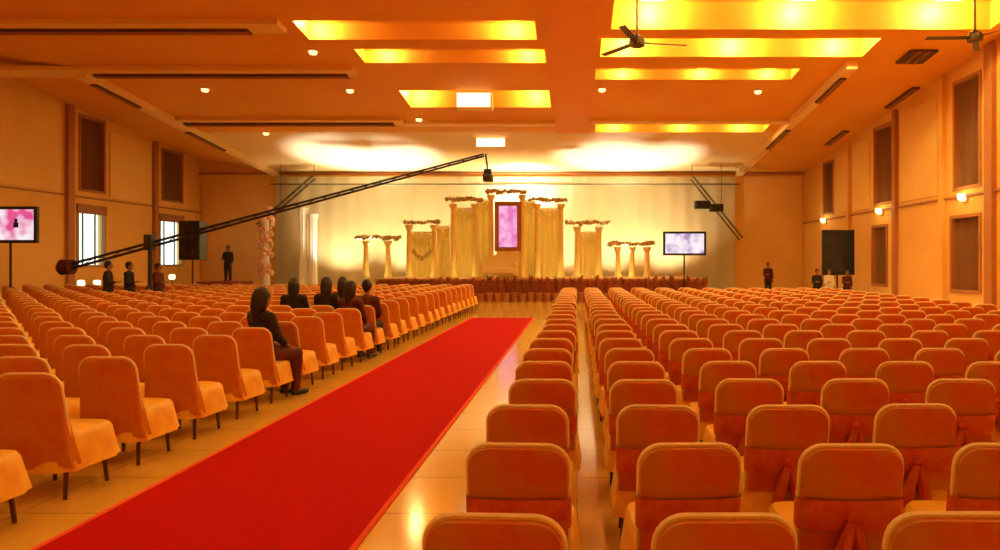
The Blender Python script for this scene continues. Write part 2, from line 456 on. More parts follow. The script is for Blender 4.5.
def seat_bm(n=36):
    b = B(); rings = []
    def ring(hw, z, fold, dy=0):
        r = []
        for k in range(n):
            a = 2*PI*k/n
            c, s = math.cos(a), math.sin(a)
            e = .3
            f = 1+fold*math.sin(k*PI/2.0)
            r.append(b.verts.new((hw*abs(c)**e*math.copysign(1,c)*f, .01+hw*abs(s)**e*math.copysign(1,s)*f, z)))
        return r
    for hw, z, fo in ((.10,.500,0),(.19,.497,0),(.240,.482,0),(.256,.455,0),(.260,.42,.004),(.268,.35,.014),(.280,.26,.028)):
        rings.append(ring(hw, z, fo))
    for a, c in zip(rings, rings[1:]):
        for k in range(n): b.faces.new((a[k], a[(k+1)%n], c[(k+1)%n], c[k]))
    b.faces.new(rings[0])
    b.faces.new(ring(.2,.40,0)) if False else None
    return b
def leg_bm(sx, sy):
    b = B(); tube(b, [(sx*.20, .01+sy*.20, .42), (sx*.205, .01+sy*.205, .2), (sx*.215, .01+sy*.225, 0)], [.018,.017,.015], 8); return b
def loose_back_bm(n=6):
    b = B(); rings = []
    lv = [(.0,.285),(.04,.29),(.10,.28),(.18,.265),(.28,.252),(.38,.245),(.46,.243)]
    N = 40
    def ring(hw, hy, z, fo):
        r_ = []
        for k in range(N):
            a = 2*PI*k/N; c, s = math.cos(a), math.sin(a)
            f = 1+fo*math.sin(k*PI/2)
            v = Vector((hw*abs(c)**.45*math.copysign(1,c)*f, hy*abs(s)**.6*math.copysign(1,s)*(1+fo*2*math.cos(k*1.9)), z)); r_.append(b.verts.new(v))
        return r_
    for hw, z, hy, fo in ((.30,-.16,.085,.03),(.285,-.05,.075,.02),(.268,.10,.062,.012),(.255,.25,.050,.006),(.247,.40,.042,0),(.238,.47,.040,0),(.215,.515,.036,0),(.175,.54,.030,0),(.11,.552,.02,0)):
        rings.append(ring(hw, hy, z, fo))
    for a, c in zip(rings, rings[1:]):
        for k in range(N): b.faces.new((a[k], a[(k+1)%N], c[(k+1)%N], c[k]))
    b.faces.new(rings[-1]); b.faces.new(rings[0][::-1])
    for v in b.verts: recl(v.co)
    return b
def loose_rim_highlight_bm(k=6, n=6):  # same painted edge highlight for the loose covers
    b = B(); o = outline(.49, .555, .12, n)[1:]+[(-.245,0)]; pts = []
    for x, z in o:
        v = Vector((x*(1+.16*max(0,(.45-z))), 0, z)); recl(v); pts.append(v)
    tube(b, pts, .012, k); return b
def loose_seat_bm(n=36):
    b = B(); rings = []
    for hw, z, fo in ((.10,.515,0),(.20,.512,0),(.255,.495,0),(.275,.46,0),(.285,.40,.008),(.30,.31,.02),(.315,.22,.035)):
        r_ = []
        for k in range(n):
            a = 2*PI*k/n; c, s_ = math.cos(a), math.sin(a); f = 1+fo*math.sin(k*PI/2)
            r_.append(b.verts.new((hw*abs(c)**.4*math.copysign(1,c)*f, .02+hw*abs(s_)**.4*math.copysign(1,s_)*f, z)))
        rings.append(r_)
    for a, c in zip(rings, rings[1:]):
        for k in range(n): b.faces.new((a[k], a[(k+1)%n], c[(k+1)%n], c[k]))
    b.faces.new(rings[0]); return b
def make_loose_chair():
    t = thing('banquet_chair', '', 'chair')
    link('back_cover', loose_back_bm(), 'loose', t); link('rim_highlight', loose_rim_highlight_bm(), 'rim_highlight', t)
    link('seat_cover', loose_seat_bm(), 'seat', t)
    for sx in (-1,1):
        for sy in (-1,1): link('leg', leg_bm(sx, sy), 'leg', t)
    return t
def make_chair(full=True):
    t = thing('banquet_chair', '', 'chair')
    link('back_cover', back_bm(), 'satin', t); link('rim_highlight', rim_highlight_bm(), 'rim_highlight', t)
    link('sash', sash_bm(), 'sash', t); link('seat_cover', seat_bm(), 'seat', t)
    for sx in (-1,1):
        for sy in (-1,1): link('leg', leg_bm(sx, sy), 'leg', t)
    return t
def merged_chair_mesh(lod=0, loose=False):
    b = B(); mi = 0; mats = ['loose' if loose else 'satin','rim_highlight','sash','seat','leg']
    def add(src, idx):
        n0 = len(b.faces); me = bpy.data.meshes.new('tmp'); bmesh.ops.recalc_face_normals(src, faces=src.faces); src.to_mesh(me); src.free()
        b.from_mesh(me); bpy.data.meshes.remove(me); b.faces.ensure_lookup_table()
        for f in b.faces[n0:]: f.material_index = idx; f.smooth = True
    if loose: add(loose_back_bm(), 0); add(loose_rim_highlight_bm(4, 3), 1); add(loose_seat_bm(20), 3)
    else: add(back_bm(3), 0); add(rim_highlight_bm(3, 4), 1)
    if loose: pass
    elif lod == 0: add(sash_bm(), 2)
    else:
        s = B(); box(s, -.255, .255, -.065, .06, .13, .28)
        for v in s.verts: recl(v.co)
        add(s, 2)
    if not loose: add(seat_bm(36 if lod == 0 else 20), 3)
    for sx in (-1,1):
        for sy in (-1,1): add(leg_bm(sx, sy), 4)
    me = bpy.data.meshes.new('banquet_chair'); b.to_mesh(me); b.free()
    for k in mats: me.materials.append(M[k])
    return me
ones = 'zeroth first second third fourth fifth sixth seventh eighth ninth tenth eleventh twelfth thirteenth fourteenth fifteenth sixteenth seventeenth eighteenth nineteenth twentieth'.split()
def ordw(n):
    if n <= 20: return ones[n]
    return ('twenty-' if n < 30 else 'thirty-')+ones[n%10] if n % 10 else 'thirtieth'
spots = []
def px_of(x, y, z): return VX+F*x/y, VY-F*(z-EH)/y
for k in range(0, 28):
    Y = 2.58+.866*k
    for j in range(0, 15):
        X = -.27+.775*j
        ax, ay = px_of(X-.25, Y, .5)
        if ax > 1004: break
        if X > 8.3 or Y > 22.6: continue
        spots.append((Y, X, 'R', k+1, j+1))
seat_people = [(2+0,0)]
jibY = 21.3; jibX = (150-VX)*jibY/F
for k in range(-1, 24):
    Y = 5.27+.866*k
    for j in range(0, 22):
        X = -4.09-.775*j
        ax, ay = px_of(X+.25, Y+.25, .5)
        if ax < -3: break
        if abs(X-jibX) < 1.0 and abs(Y-jibY) < 1.0: continue
        if any(abs(X-((px-VX)*yy/F)) < .6 and abs(Y-yy) < .7 for px, yy in ((8,22.0),(108,jibY-.15),(129,jibY+.5),(158,jibY+.85))): continue
        spots.append((Y, X, 'L', k+2, j+1))
spots.sort(key=lambda s: (s[0]**2+(s[1]*.3)**2))
root = make_chair(); kids = list(root.children)
rootL = make_loose_chair(); kidsL = list(rootL.children); mergedL = merged_chair_mesh(0, True); lowL = mergedL; usedR = usedL = False
merged = merged_chair_mesh(0); low = merged_chair_mesh(1)
NFULL, NIND = 170, 298
SV, SF, SM = [], [], []
lv = [v.co.copy() for v in low.vertices]; lf = [list(p.vertices) for p in low.polygons]; lm = [p.material_index for p in low.polygons]
lvL = [v.co.copy() for v in lowL.vertices]; lfL = [list(p.vertices) for p in lowL.polygons]; lmL = [5 if p.material_index == 0 else p.material_index for p in lowL.polygons]
for i, (Y, X, side, r, c) in enumerate(spots):
    jx, jy, jr = random.uniform(-.02,.02), random.uniform(-.02,.02), random.uniform(-.05,.05)
    if side == 'L': jr -= .04
    if i < NIND:
        src, ks = (root, kids) if side == 'R' else (rootL, kidsL)
        if side == 'R' and not usedR: o = root; usedR = True
        elif side == 'L' and not usedL: o = rootL; usedL = True
        elif i < NFULL:
            o = src.copy(); C.objects.link(o)
            for ch in ks:
                d = ch.copy(); C.objects.link(d); d.parent = o
        else:
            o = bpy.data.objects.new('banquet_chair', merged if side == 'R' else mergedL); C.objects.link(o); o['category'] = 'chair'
        o.location = (X+jx, Y+jy, 0); o.rotation_euler = (0,0,jr)
        blk = 'right' if side == 'R' else 'left'
        o['label'] = 'gold covered chair %s of the carpet, %s row from the viewer, %s from the carpet' % (blk, ordw(r), ordw(c))
        o['group'] = 'satin covered banquet chairs, %s block' % blk
    else:
        mt = Matrix.Translation((X+jx, Y+jy, 0)) @ Matrix.Rotation(jr, 4, 'Z')
        n0 = len(SV); a_, b_, c_ = (lv, lf, lm) if side == 'R' else (lvL, lfL, lmL)
        SV += [mt @ v for v in a_]; SF += [[q+n0 for q in f] for f in b_]; SM += c_
me = bpy.data.meshes.new('far_banquet_chairs'); me.from_pydata(SV, [], SF)
for p, q in zip(me.polygons, SM): p.material_index = q; p.use_smooth = True
for k in ['satin','rim_highlight','sash','seat','leg','loose']: me.materials.append(M[k])
o = bpy.data.objects.new('far_banquet_chairs', me); C.objects.link(o)
tag(o, 'mass of gold covered banquet chairs filling the far rows before the stage', 'chairs'); o['kind'] = 'stuff'
print('CHAIRS', len(spots))

# ------------------------------------------------------------------ stage
SX0, SX1, SY0, SZ = P(375,0,31).x, P(706,0,31).x, 31.0, 1.02
t = thing('stage_platform', 'low wide stage with dark red front at the end of the hall', 'stage', ((SX0+SX1)/2, (SY0+YB-1)/2, 0))
cx_, cy_ = t.location.x, t.location.y
b = B(); box(b, SX0-cx_, SX1-cx_, SY0+.05-cy_, YB-.6-cy_, 0, SZ-.1, .02); link('fascia', b, 'stage', t, False)
b = B(); box(b, SX0-.06-cx_, SX1+.06-cx_, SY0-cy_, YB-.55-cy_, SZ-.1, SZ, .02); link('deck', b, 'stagetop', t, False)

# pleated cream backdrop on the back wall
def pleat(x0, x1, z0, z1, y, amp=.05, per=.3, m='backdrop', name='backdrop_drape', parent=None, nz=6, taper=0.):
    b = B(); n = max(8, int((x1-x0)/per*6)); rows = []
    for j in range(nz+1):
        z = z0+(z1-z0)*j/nz; rows.append([])
        q = 1-taper*math.sin(PI*j/nz)
        for k in range(n+1):
            x = x0+(x1-x0)*k/n
            xc = (x0+x1)/2+(x-(x0+x1)/2)*q
            rows[-1].append(b.verts.new((xc, y+amp*math.sin(2*PI*x/per)+amp*.4*math.sin(2*PI*x/per*.37+z*.4), z)))
    for a, c in zip(rows, rows[1:]):
        for k in range(n): b.faces.new((a[k], a[k+1], c[k+1], c[k]))
    bmesh.ops.solidify(b, geom=b.faces[:], thickness=.015)
    return link(name, b, m, parent)
t = pleat(P(275,0,37.6).x, P(735,0,37.6).x, .05, 6.6, 37.65, .03, .9)
tag(t, 'wide pleated cream backdrop covering the middle of the back wall', 'backdrop')
t2 = B(); tube(t2, [(P(270,0,37.4).x, 37.45, 6.15), (P(740,0,37.4).x, 37.45, 6.15)], .04, 8); link('rail', t2, 'metal', t)

def flowers(b, c, r, n=10, sx=1., sz=.6):
    for k in range(n):
        a = random.uniform(0, 2*PI); q = random.uniform(.2, .9)*r
        ball(b, (c[0]+q*math.cos(a)*sx, c[1]+q*math.sin(a)*.7, c[2]+random.uniform(-.5,.5)*r*sz), random.uniform(.25,.42)*r, jit=.15, u=8, v=6)
SYC = 34.0
def column(px, topy, lab, r=.13, Y=SYC, m='gold', zb=SZ, fl=False, grp='columns on the stage'):
    p = P(px, topy, Y); h = p.z-zb
    t = thing('stage_column', lab, 'column', (p.x, Y, zb), 0, grp)
    b = B(); lathe(b, [(r*1.5,0),(r*1.5,.1),(r*1.25,.14),(r*1.25,.2),(r*1.05,.26)], 20); link('column_base', b, m, t)
    b = B(); lathe(b, [(r,.24),(r*.95,h*.5),(r*.85,h-.3)], 40, flute=.06, nf=10); link('shaft', b, m, t)
    b = B(); lathe(b, [(r*.85,h-.31),(r*1.2,h-.25),(r*1.5,h-.15),(r*1.6,h-.12),(r*1.6,h-.05)], 20); link('capital', b, m, t)
    if fl:
        b = B(); flowers(b, (0,0,h), .2, 8, 1, .5); link('flower_topper', b, 'cap', t)
    return t
cols = [
 (366,240,'leftmost slim gold column on the stage'), (388,240,'second gold column from the left end of the stage'),
 (409,224,'left column of the flower arch on the stage'), (434,224,'right column of the flower arch on the stage'),
 (453,203,'outer column of the tall draped group left of the pink screen'), (475,203,'inner column of the tall draped group left of the pink screen'),
 (491,194,'tallest gold column, just left of the pink screen'), (522,194,'tallest gold column, just right of the pink screen'),
 (537,203,'inner column of the tall draped group right of the pink screen'), (561,203,'outer column of the tall draped group right of the pink screen'),
 (577,226,'left column of the middle pair right of the tall group'), (599,226,'right column of the middle pair right of the tall group'),
 (618,246,'left column of the low trio at the stage right'), (632,246,'middle column of the low trio at the stage right'), (647,246,'right column of the low trio at the stage right')]
for a in cols: column(*a)
def drape(px0, px1, topy, lab, zb=SZ, Y=34.35):
    a, c = P(px0, topy, Y), P(px1, topy, Y)
    t = thing('stage_drape', lab, 'drape', ((a.x+c.x)/2, Y, zb), 0, 'gold drapes hung on the stage')
    w = (c.x-a.x)/2; h = a.z-zb
    pleat(-w, w, 0, h-.05, 0, .05, .26, 'golddrape', 'drape_cloth', t, 8, .0)
    b = B(); tube(b, [(-w-.05,0,h),(w+.05,0,h)], .035, 8); link('drape_rail', b, 'gold', t)
    # swag
    b = B()
    for k in range(3):
        pts = [(-w*.95+1.9*w*q/10, -.12, h-.06-.12*k-(.16+.1*k)*math.sin(PI*q/10)) for q in range(11)]
        tube(b, pts, .05, 6)
    link('swag', b, 'golddrape', t)
drape(454,475,208,'gold pleated drape between the tall columns left of the pink screen')
drape(538,561,208,'gold pleated drape between the tall columns right of the pink screen')
drape(523,535,200,'narrow gold drape right beside the pink screen')
drape(477,490,200,'narrow gold drape left beside the pink screen')
drape(578,598,232,'gold drape between the middle pair of columns right')
drape(410,433,232,'gold drape hung inside the flower arch')
drape(437,450,226,'narrow plain gold drape between arch and tall group')
def garland(px0, px1, py, lab, Y=SYC-.1, sag=0., m='cap', r=.16):
    a, c = P(px0, py, Y), P(px1, py, Y); n = max(6, int((c.x-a.x)/.16))
    b = B()
    for k in range(n+1):
        q = k/n; z = -sag*math.sin(PI*q)
        ball(b, ((q-.5)*(c.x-a.x), random.uniform(-.05,.05), z+random.uniform(-.05,.05)), r*random.uniform(.55,.9), jit=.2, u=8, v=6)
    tube(b, [((q/8-.5)*(c.x-a.x), 0, -sag*math.sin(PI*q/8)) for q in range(9)], .03, 6)
    o = link('flower_garland', b, m, loc=((a.x+c.x)/2, Y, a.z+.02)); tag(o, lab, 'garland', 'flower garlands over the stage columns')
garland(357,400,238,'flower garland over the leftmost pair of columns')
garland(405,438,222.5,'flower garland along the top of the flower arch')
garland(447,481,200,'flower garland over tall column group left of pink screen')
garland(488,525,192,'highest flower garland, above the pink screen')
garland(530,566,200,'flower garland over tall column group right of pink screen')
garland(567,608,223,'flower garland over the middle pair right')
garland(610,653,244,'flower garland over the low trio at stage right')
garland(414,430,252,'hanging swag of flowers inside the flower arch', SYC-.2, .35)
# pink screen
a, c = P(499,206,33.9), P(517,247,33.9)
t = thing('portrait_screen', 'glowing pink upright screen at the centre of the stage', 'screen', ((a.x+c.x)/2, 33.9, SZ))
w = (c.x-a.x)/2; z0, z1 = c.z-SZ, a.z-SZ
b = B(); box(b, -w, w, -.03, .0, z0, z1); link('display', b, 'pink', t, False)
b = B(); k = .22
box(b,-w-k,-w,-.06,.1,z0-k,z1+k,.02); box(b,w,w+k,-.06,.1,z0-k,z1+k,.02); box(b,-w,w,-.06,.1,z1,z1+k,.02); box(b,-w,w,-.06,.1,z0-k,z0,.02); box(b,-w,w,.02,.1,z0,z1)
link('screen_frame', b, 'trim', t, False)
b = B(); box(b,-w-.1,w+.1,-.15,.25,0,z0-k,.03); link('plinth', b, 'gold', t, False)
# throne sofa
p = P(500,270,33.2)
t = thing('settee', 'gold settee below the pink screen on the stage', 'settee', (p.x, 33.0, SZ+.004))
b = B(); box(b,-.8,.8,-.35,.35,.2,.48,.06); link('seat', b, 'golddrape', t)
b = B()
pts = outline(1.6,.75,.3,8); fr = [b.verts.new((x,.38,z+.4)) for x,z in pts]; bk = [b.verts.new((x,.28,z+.4)) for x,z in pts]
b.faces.new(fr); b.faces.new(bk[::-1])
for k in range(len(fr)): b.faces.new((fr[k],fr[(k+1)%len(fr)],bk[(k+1)%len(fr)],bk[k]))
link('backrest', b, 'golddrape', t)
for s in (-1,1):
    b = B(); tube(b, [(s*.8,-.35,.62),(s*.8,.3,.68)], .07, 10); box(b, s*.8-.05, s*.8+.05, -.32,.3,.2,.62,.02); link('armrest', b, 'gold', t)
    for y in (-.3,.28):
        b = B(); tube(b, [(s*.72,y,.22),(s*.75,y,0)], [.04,.025], 8); link('leg', b, 'gold', t)

# tall side pieces: pale flower pillar and white draped columns at left
def flower_pillar(px, topy, Y, lab):
    p = P(px, topy, Y)
    t = thing('flower_pillar', lab, 'flower stand', (p.x, Y, 0)); h = p.z
    b = B(); lathe(b, [(.34,0),(.34,.1),(.22,.2),(.16,h*.5),(.16,h-.3)], 20); link('post', b, 'white', t)
    b = B()
    for k in range(60):
        z = 1.2+(h-1.2)*random.random(); a_ = random.uniform(0,2*PI); r = .18+.12*random.random()
        ball(b, (r*math.cos(a_), r*math.sin(a_), z), random.uniform(.10,.18), jit=.15, u=8, v=6)
    link('flowers', b, 'pinkflower', t)
flower_pillar(266, 206, 36.0, 'tall pale pink flower pillar at the left end of the backdrop')
for px, ty, lab in ((303,208,'left one of two white fabric columns by the backdrop'), (313,214,'right one of two white fabric columns by the backdrop')):
    p = P(px, ty, 36.2)
    t = thing('draped_column', lab, 'column', (p.x, 36.2, 0))
    b = B(); lathe(b, [(.30,0),(.24,.5),(.17,p.z*.55),(.22,p.z-.2)], 40, flute=.09, nf=10); link('column_cloth', b, 'white', t)
    b = B(); lathe(b, [(.22,p.z-.22),(.28,p.z-.1),(.28,p.z)], 20); link('column_cap', b, 'white', t)

# lighting booms hung in front of the backdrop
def boom(a, c, Y, lab, boxp=None):
    A, D = P(*a, Y), P(*c, Y); m = (A+D)/2
    t = thing('lighting_boom', lab, 'lighting rig', tuple(A))
    d = D-A; u, v = frame_of(d)
    b = B()
    for s in (-1,1):
        for q in (-1,1): tube(b, [u*s*.1+v*q*.1, d+u*s*.1+v*q*.1], .03, 6)
    n = 10
    for k in range(n):
        s = 1 if k % 2 else -1
        tube(b, [d*(k/n)+u*s*.1+v*.1, d*((k+1)/n)-u*s*.1+v*.1], .018, 6); tube(b, [d*(k/n)+u*s*.1-v*.1, d*((k+1)/n)-u*s*.1-v*.1], .018, 6)
    link('truss', b, 'metal', t)
    b = B(); zt = cz(Y)-A.z
    tube(b, [(0,0,0),(0,0,zt)], .02, 6); q = d*.6; tube(b, [q,(q.x,q.y,cz(Y)-A.z)], .012, 6); link('hanger', b, 'metal', t)
    if boxp:
        for k, (px, py, w, h) in enumerate(boxp):
            p = P(px, py, Y-.25)-A
            b = B(); box(b, p.x-w/2, p.x+w/2, p.y-.3, p.y+.2, p.z-h/2, p.z+h/2, .03); tube(b, [(p.x-w*.3,p.y-.3,p.z),(p.x-w*.3,p.y-.42,p.z)], h*.3, 12)
            link('lamp_head', b, 'black', t)
boom((314,177),(258,226),36.3,'olive metal lighting boom slanting down left of the backdrop')
boom((692,178),(741,239),36.3,'lighting boom with black lamp heads slanting right above the screen',((702,205,.8,.42),(716,208,.7,.4)))

# screens
def screen(x0, x1, y0, y1, Y, m, lab, base=0, polepx=None, nm='display_screen'):
    a, c = P(x0, y0, Y), P(x1, y1, Y); cx = (a.x+c.x)/2
    t = thing(nm, lab, 'screen', (cx, Y, base)); w = (c.x-a.x)/2; z0, z1 = c.z-base, a.z-base; k = .10
    b = B(); box(b, -w+k, w-k, -.045, -.03, z0+k, z1-k); link('display', b, m, t, False)
    b = B(); box(b,-w,-w+k,-.06,.06,z0,z1,.01); box(b,w-k,w,-.06,.06,z0,z1,.01); box(b,-w+k,w-k,-.06,.06,z1-k,z1,.01); box(b,-w+k,w-k,-.06,.06,z0,z0+k,.01); box(b,-w+k,w-k,-.03,.06,z0+k,z1-k)
    link('bezel', b, 'black', t, False)
    b = B(); tube(b, [(0,.1,0.03),(0,.1,z0+.5)], .035, 10); link('pole', b, 'black', t)
    b = B(); box(b,-.35,.35,-.1,.35,0,.04,.015); link('foot', b, 'black', t, False)
    return t
t = screen(-22, 38, 206.5, 243, 22.0, 'tvpink', 'black framed screen with pink and white picture at left edge')
# figures shown on the picture: dark head and pink flower shape
w = 1.0
b = B(); ball(b, (.30,-.05,3.16), .06, 1, .2, 1.1); box(b, .22,.38,-.055,-.046,2.93,3.10); link('picture_figure', b, 'dark', t, False)
screen(663,706,231.5,255.5,30.6,'tvlav','black framed screen with pale lavender picture, right of the stage columns')
screen(822,854,230,275,30.0,'tvdark','tall black switched off looking screen standing before the right wall')

# loudspeaker on stand, left
p = P(192.5, 260, 27.5)
t = thing('speaker_stand', 'tripod stand under the black loudspeaker at left', 'stand', (p.x, 27.5, 0))
b = B(); tube(b, [(0,0,.3),(0,0,p.z)], .03, 8); link('pole', b, 'black', t)
for k in range(3):
    a_ = k*2*PI/3; b = B(); tube(b, [(0,0,.75),(.5*math.cos(a_),.5*math.sin(a_),.02)], .018, 8); link('leg', b, 'black', t)
a = P(182.5, 221, 27.5); hh = a.z-p.z; w = (203.5-182.5)*27.5/F/2
t = thing('loudspeaker', 'tall black loudspeaker on a stand beside the left windows', 'loudspeaker', (p.x, 27.5, p.z))
b = B(); box(b,-w,w,-.25,.3,0,hh,.03); link('cabinet', b, 'black', t, False)
b = B(); box(b,-w+.05,w-.05,-.27,-.24,.05,hh-.05,.01); link('grille', b, 'dark', t, False)
for z in (hh*.28, hh*.68):
    b = B(); lathe(b, [(.05,0),(.24,.03),(.27,.05),(.27,0)], 24)
    bmesh.ops.rotate(b, cent=(0,0,0), matrix=Matrix.Rotation(PI/2,3,'X'), verts=b.verts); bmesh.ops.translate(b, vec=(0,-.265,z), verts=b.verts)
    link('woofer', b, 'black', t)

# wall sconces right
for y, lab in ((22.2,'nearest'), (28.3,'middle'), (34.7,'farthest')):
    t = thing('wall_sconce', 'small glowing wall lamp on the right wall, %s of three' % lab, 'wall lamp', (XR, y, 3.78), 0, 'wall lamps on the right wall')
    b = B(); box(b, -.07, 0, -.12, .12, .0, .3, .02); link('back_plate', b, 'pale', t, False)
    b = B(); lathe(b, [(.07,.04),(.13,.12),(.14,.28)], 14, cx=-.15); link('lamp_shade', b, 'sconce', t)
    light('sconce_lamp', 'POINT', (XR-.5, y, 4.1), 14, WARM, .08)
# added glowing lanterns standing in for glints on the floor by the walls
for (px, py, X) in ((928,304,None),(881,297,None),(966,309,None),(81,283,1),(97,283,1),(172,277,1)):
    if X is None: Y = 12.5*F/(px-VX); x = 12.5
    else: Y = 27.0 if px < 150 else 31; x = (px-VX)*Y/F
    z = EH+(VY-py)*Y/F
    t = thing('floor_glint', {928:'added glow for the floor glint at foot of right wall, middle one',881:'added glow for the floor glint at foot of right wall, farthest one',966:'added glow for the floor glint at foot of right wall, nearest one',81:'left of the two added floor glint lanterns beside the camera crane',97:'right of the two added floor glint lanterns beside the camera crane',172:'added white glow for the floor glint below the far left window'}[px], 'lantern', (x, Y, 0))
    z = max(z, .2)
    b = B(); lathe(b, [(.16,0),(.16,.04),(.03,.08),(.03,max(.1,z-.14))], 14); link('glint_stand', b, 'metal', t)
    b = B(); lathe(b, [(.07,z-.12),(.13,z-.08),(.13,z+.08),(.07,z+.12)], 14); link('lamp_shade', b, 'sconce', t)

# row of red potted plants before the stage
for k in range(40):
    px = 382+ (705-382)*k/39
    Y = 30.2; p = P(px, 292, Y)
    t = thing('potted_plant', 'dark red leafy potted plant in row before stage, %s from left' % (ordw(k+1) if k < 39 else 'last'), 'plant', (p.x, Y+random.uniform(-.1,.1), 0), random.random()*6, 'potted plants lined up before the stage')
    hh = random.uniform(.78,.95)
    if k == 0:
        b = B(); lathe(b, [(.11,0),(.15,.26),(.165,.28),(.165,.31),(.13,.31)], 14); pot = link('pot', b, 'trim', t)
        b = B()
        for q in range(26):
            a_ = random.uniform(0,2*PI); l_ = random.uniform(.35,.62); e = random.uniform(.03,.10)
            d1 = Vector((math.cos(a_), math.sin(a_), 0)); s1 = Vector((-math.sin(a_), math.cos(a_), 0))*.05
            p0 = Vector((0,0,.3)); p1 = p0+Vector((0,0,l_*.7))+d1*e*.6; p2 = p0+Vector((0,0,l_))+d1*e*1.5
            vs = [b.verts.new(v) for v in (p0-s1*.3, p0+s1*.3, p1+s1, p2, p1-s1)]
            b.faces.new(vs)
        bmesh.ops.solidify(b, geom=b.faces[:], thickness=.006)
        fol = link('foliage', b, 'redleaf', t)
    else:
        for s_ in (pot, fol):
            d = s_.copy(); C.objects.link(d); d.parent = t
    t.scale = (1,1,hh/.85*1.25)

# ------------------------------------------------------------------ camera crane (jib)
def jib():
    Y = jibY
    piv = P(150, 244, Y); tail = P(68, 267, Y); tip = P(484, 155, Y)
    t = thing('camera_crane', 'long black camera crane arm reaching across the hall', 'camera crane', (piv.x, Y, 0))
    o = Vector((piv.x, Y, 0)); pv, tl, tp = piv-o, tail-o, tip-o
    b = B(); d = tp-tl; u, v = frame_of(d)
    # two chords + lacing, tapering to the tip
    n = 30
    for s in (-1,1):
        tube(b, [tl+v*s*.07, tp+v*s*.035], [.045,.03], 8)
    for k in range(n):
        q0, q1 = k/n, (k+1)/n; s = 1 if k % 2 else -1
        tube(b, [tl+d*q0+v*s*.06, tl+d*q1-v*s*.06], .012, 5)
    link('boom_arm', b, 'black', t)
    b = B(); tube(b, [tl+Vector((0,0,0))-d.normalized()*.25, tl+d.normalized()*.05], .2, 16)
    for k in range(3): tube(b, [tl+Vector((-.20+.14*k,0,0)), tl+Vector((-.14+.14*k,0,0))], .24, 18)
    link('counterweight', b, 'maroon', t)
    b = B(); tube(b, [(0,0,1.0),(0,0,pv.z-.05)], .06, 12); box(b, -.12,.12,-.14,.14,pv.z-.2,pv.z+.3,.02); link('pivot_post', b, 'black', t)
    for k in range(3):
        a_ = PI/2+k*2*PI/3; b = B(); tube(b, [(0,0,1.1),(.62*math.cos(a_),.62*math.sin(a_),.04)], .035, 8); link('leg', b, 'black', t)
    b = B(); tube(b, [pv+Vector((0,0,.9)), tp*.55+tl*.0+Vector((0,0,pv.z*.45+.05))], .008, 5); 
    b.free()
    # remote head hanging from the tip
    b = B(); tube(b, [tp+Vector((.05,0,.05)), tp+Vector((.12,0,-.5))], .03, 8); box(b, tp.x+.0,tp.x+.24,-.1,.1,tp.z-.62,tp.z-.45,.02); link('remote_head', b, 'black', t)
    b = B(); box(b, tp.x-.02,tp.x+.28,-.22,.2,tp.z-.84,tp.z-.62,.03); tube(b, [(tp.x+.13,.2,tp.z-.73),(tp.x+.13,.42,tp.z-.73)], .06, 12); link('camera_body', b, 'black', t)
jib()

# ------------------------------------------------------------------ people
def remesh_obj(bm, voxel, name, m, parent, smooth_it=4):
    me = bpy.data.meshes.new('tmp'); bmesh.ops.recalc_face_normals(bm, faces=bm.faces); bm.to_mesh(me); bm.free()
    o = bpy.data.objects.new('tmp', me); C.objects.link(o)
    r = o.modifiers.new('r', 'REMESH'); r.mode = 'VOXEL'; r.voxel_size = voxel
    s = o.modifiers.new('s', 'SMOOTH'); s.iterations = smooth_it; s.factor = .5
    dg = bpy.context.evaluated_depsgraph_get()
    new = bpy.data.meshes.new_from_object(o.evaluated_get(dg))
    bpy.data.objects.remove(o); bpy.data.meshes.remove(me)
    new.name = name
    for p in new.polygons: p.use_smooth = True
    new.materials.clear(); new.materials.append(M[m] if isinstance(m, str) else m)
    ob = bpy.data.objects.new(name, new); C.objects.link(ob)
    if parent: ob.parent = parent
    return ob
def limb(b, pts, rads):
    P_ = [Vector(p) for p in pts]
    for p, r in zip(P_, rads): ball(b, p, r, u=12, v=8)
    for i in range(len(P_)-1): tube(b, [P_[i], P_[i+1]], [rads[i], rads[i+1]], 12)
PEOPLE = {}
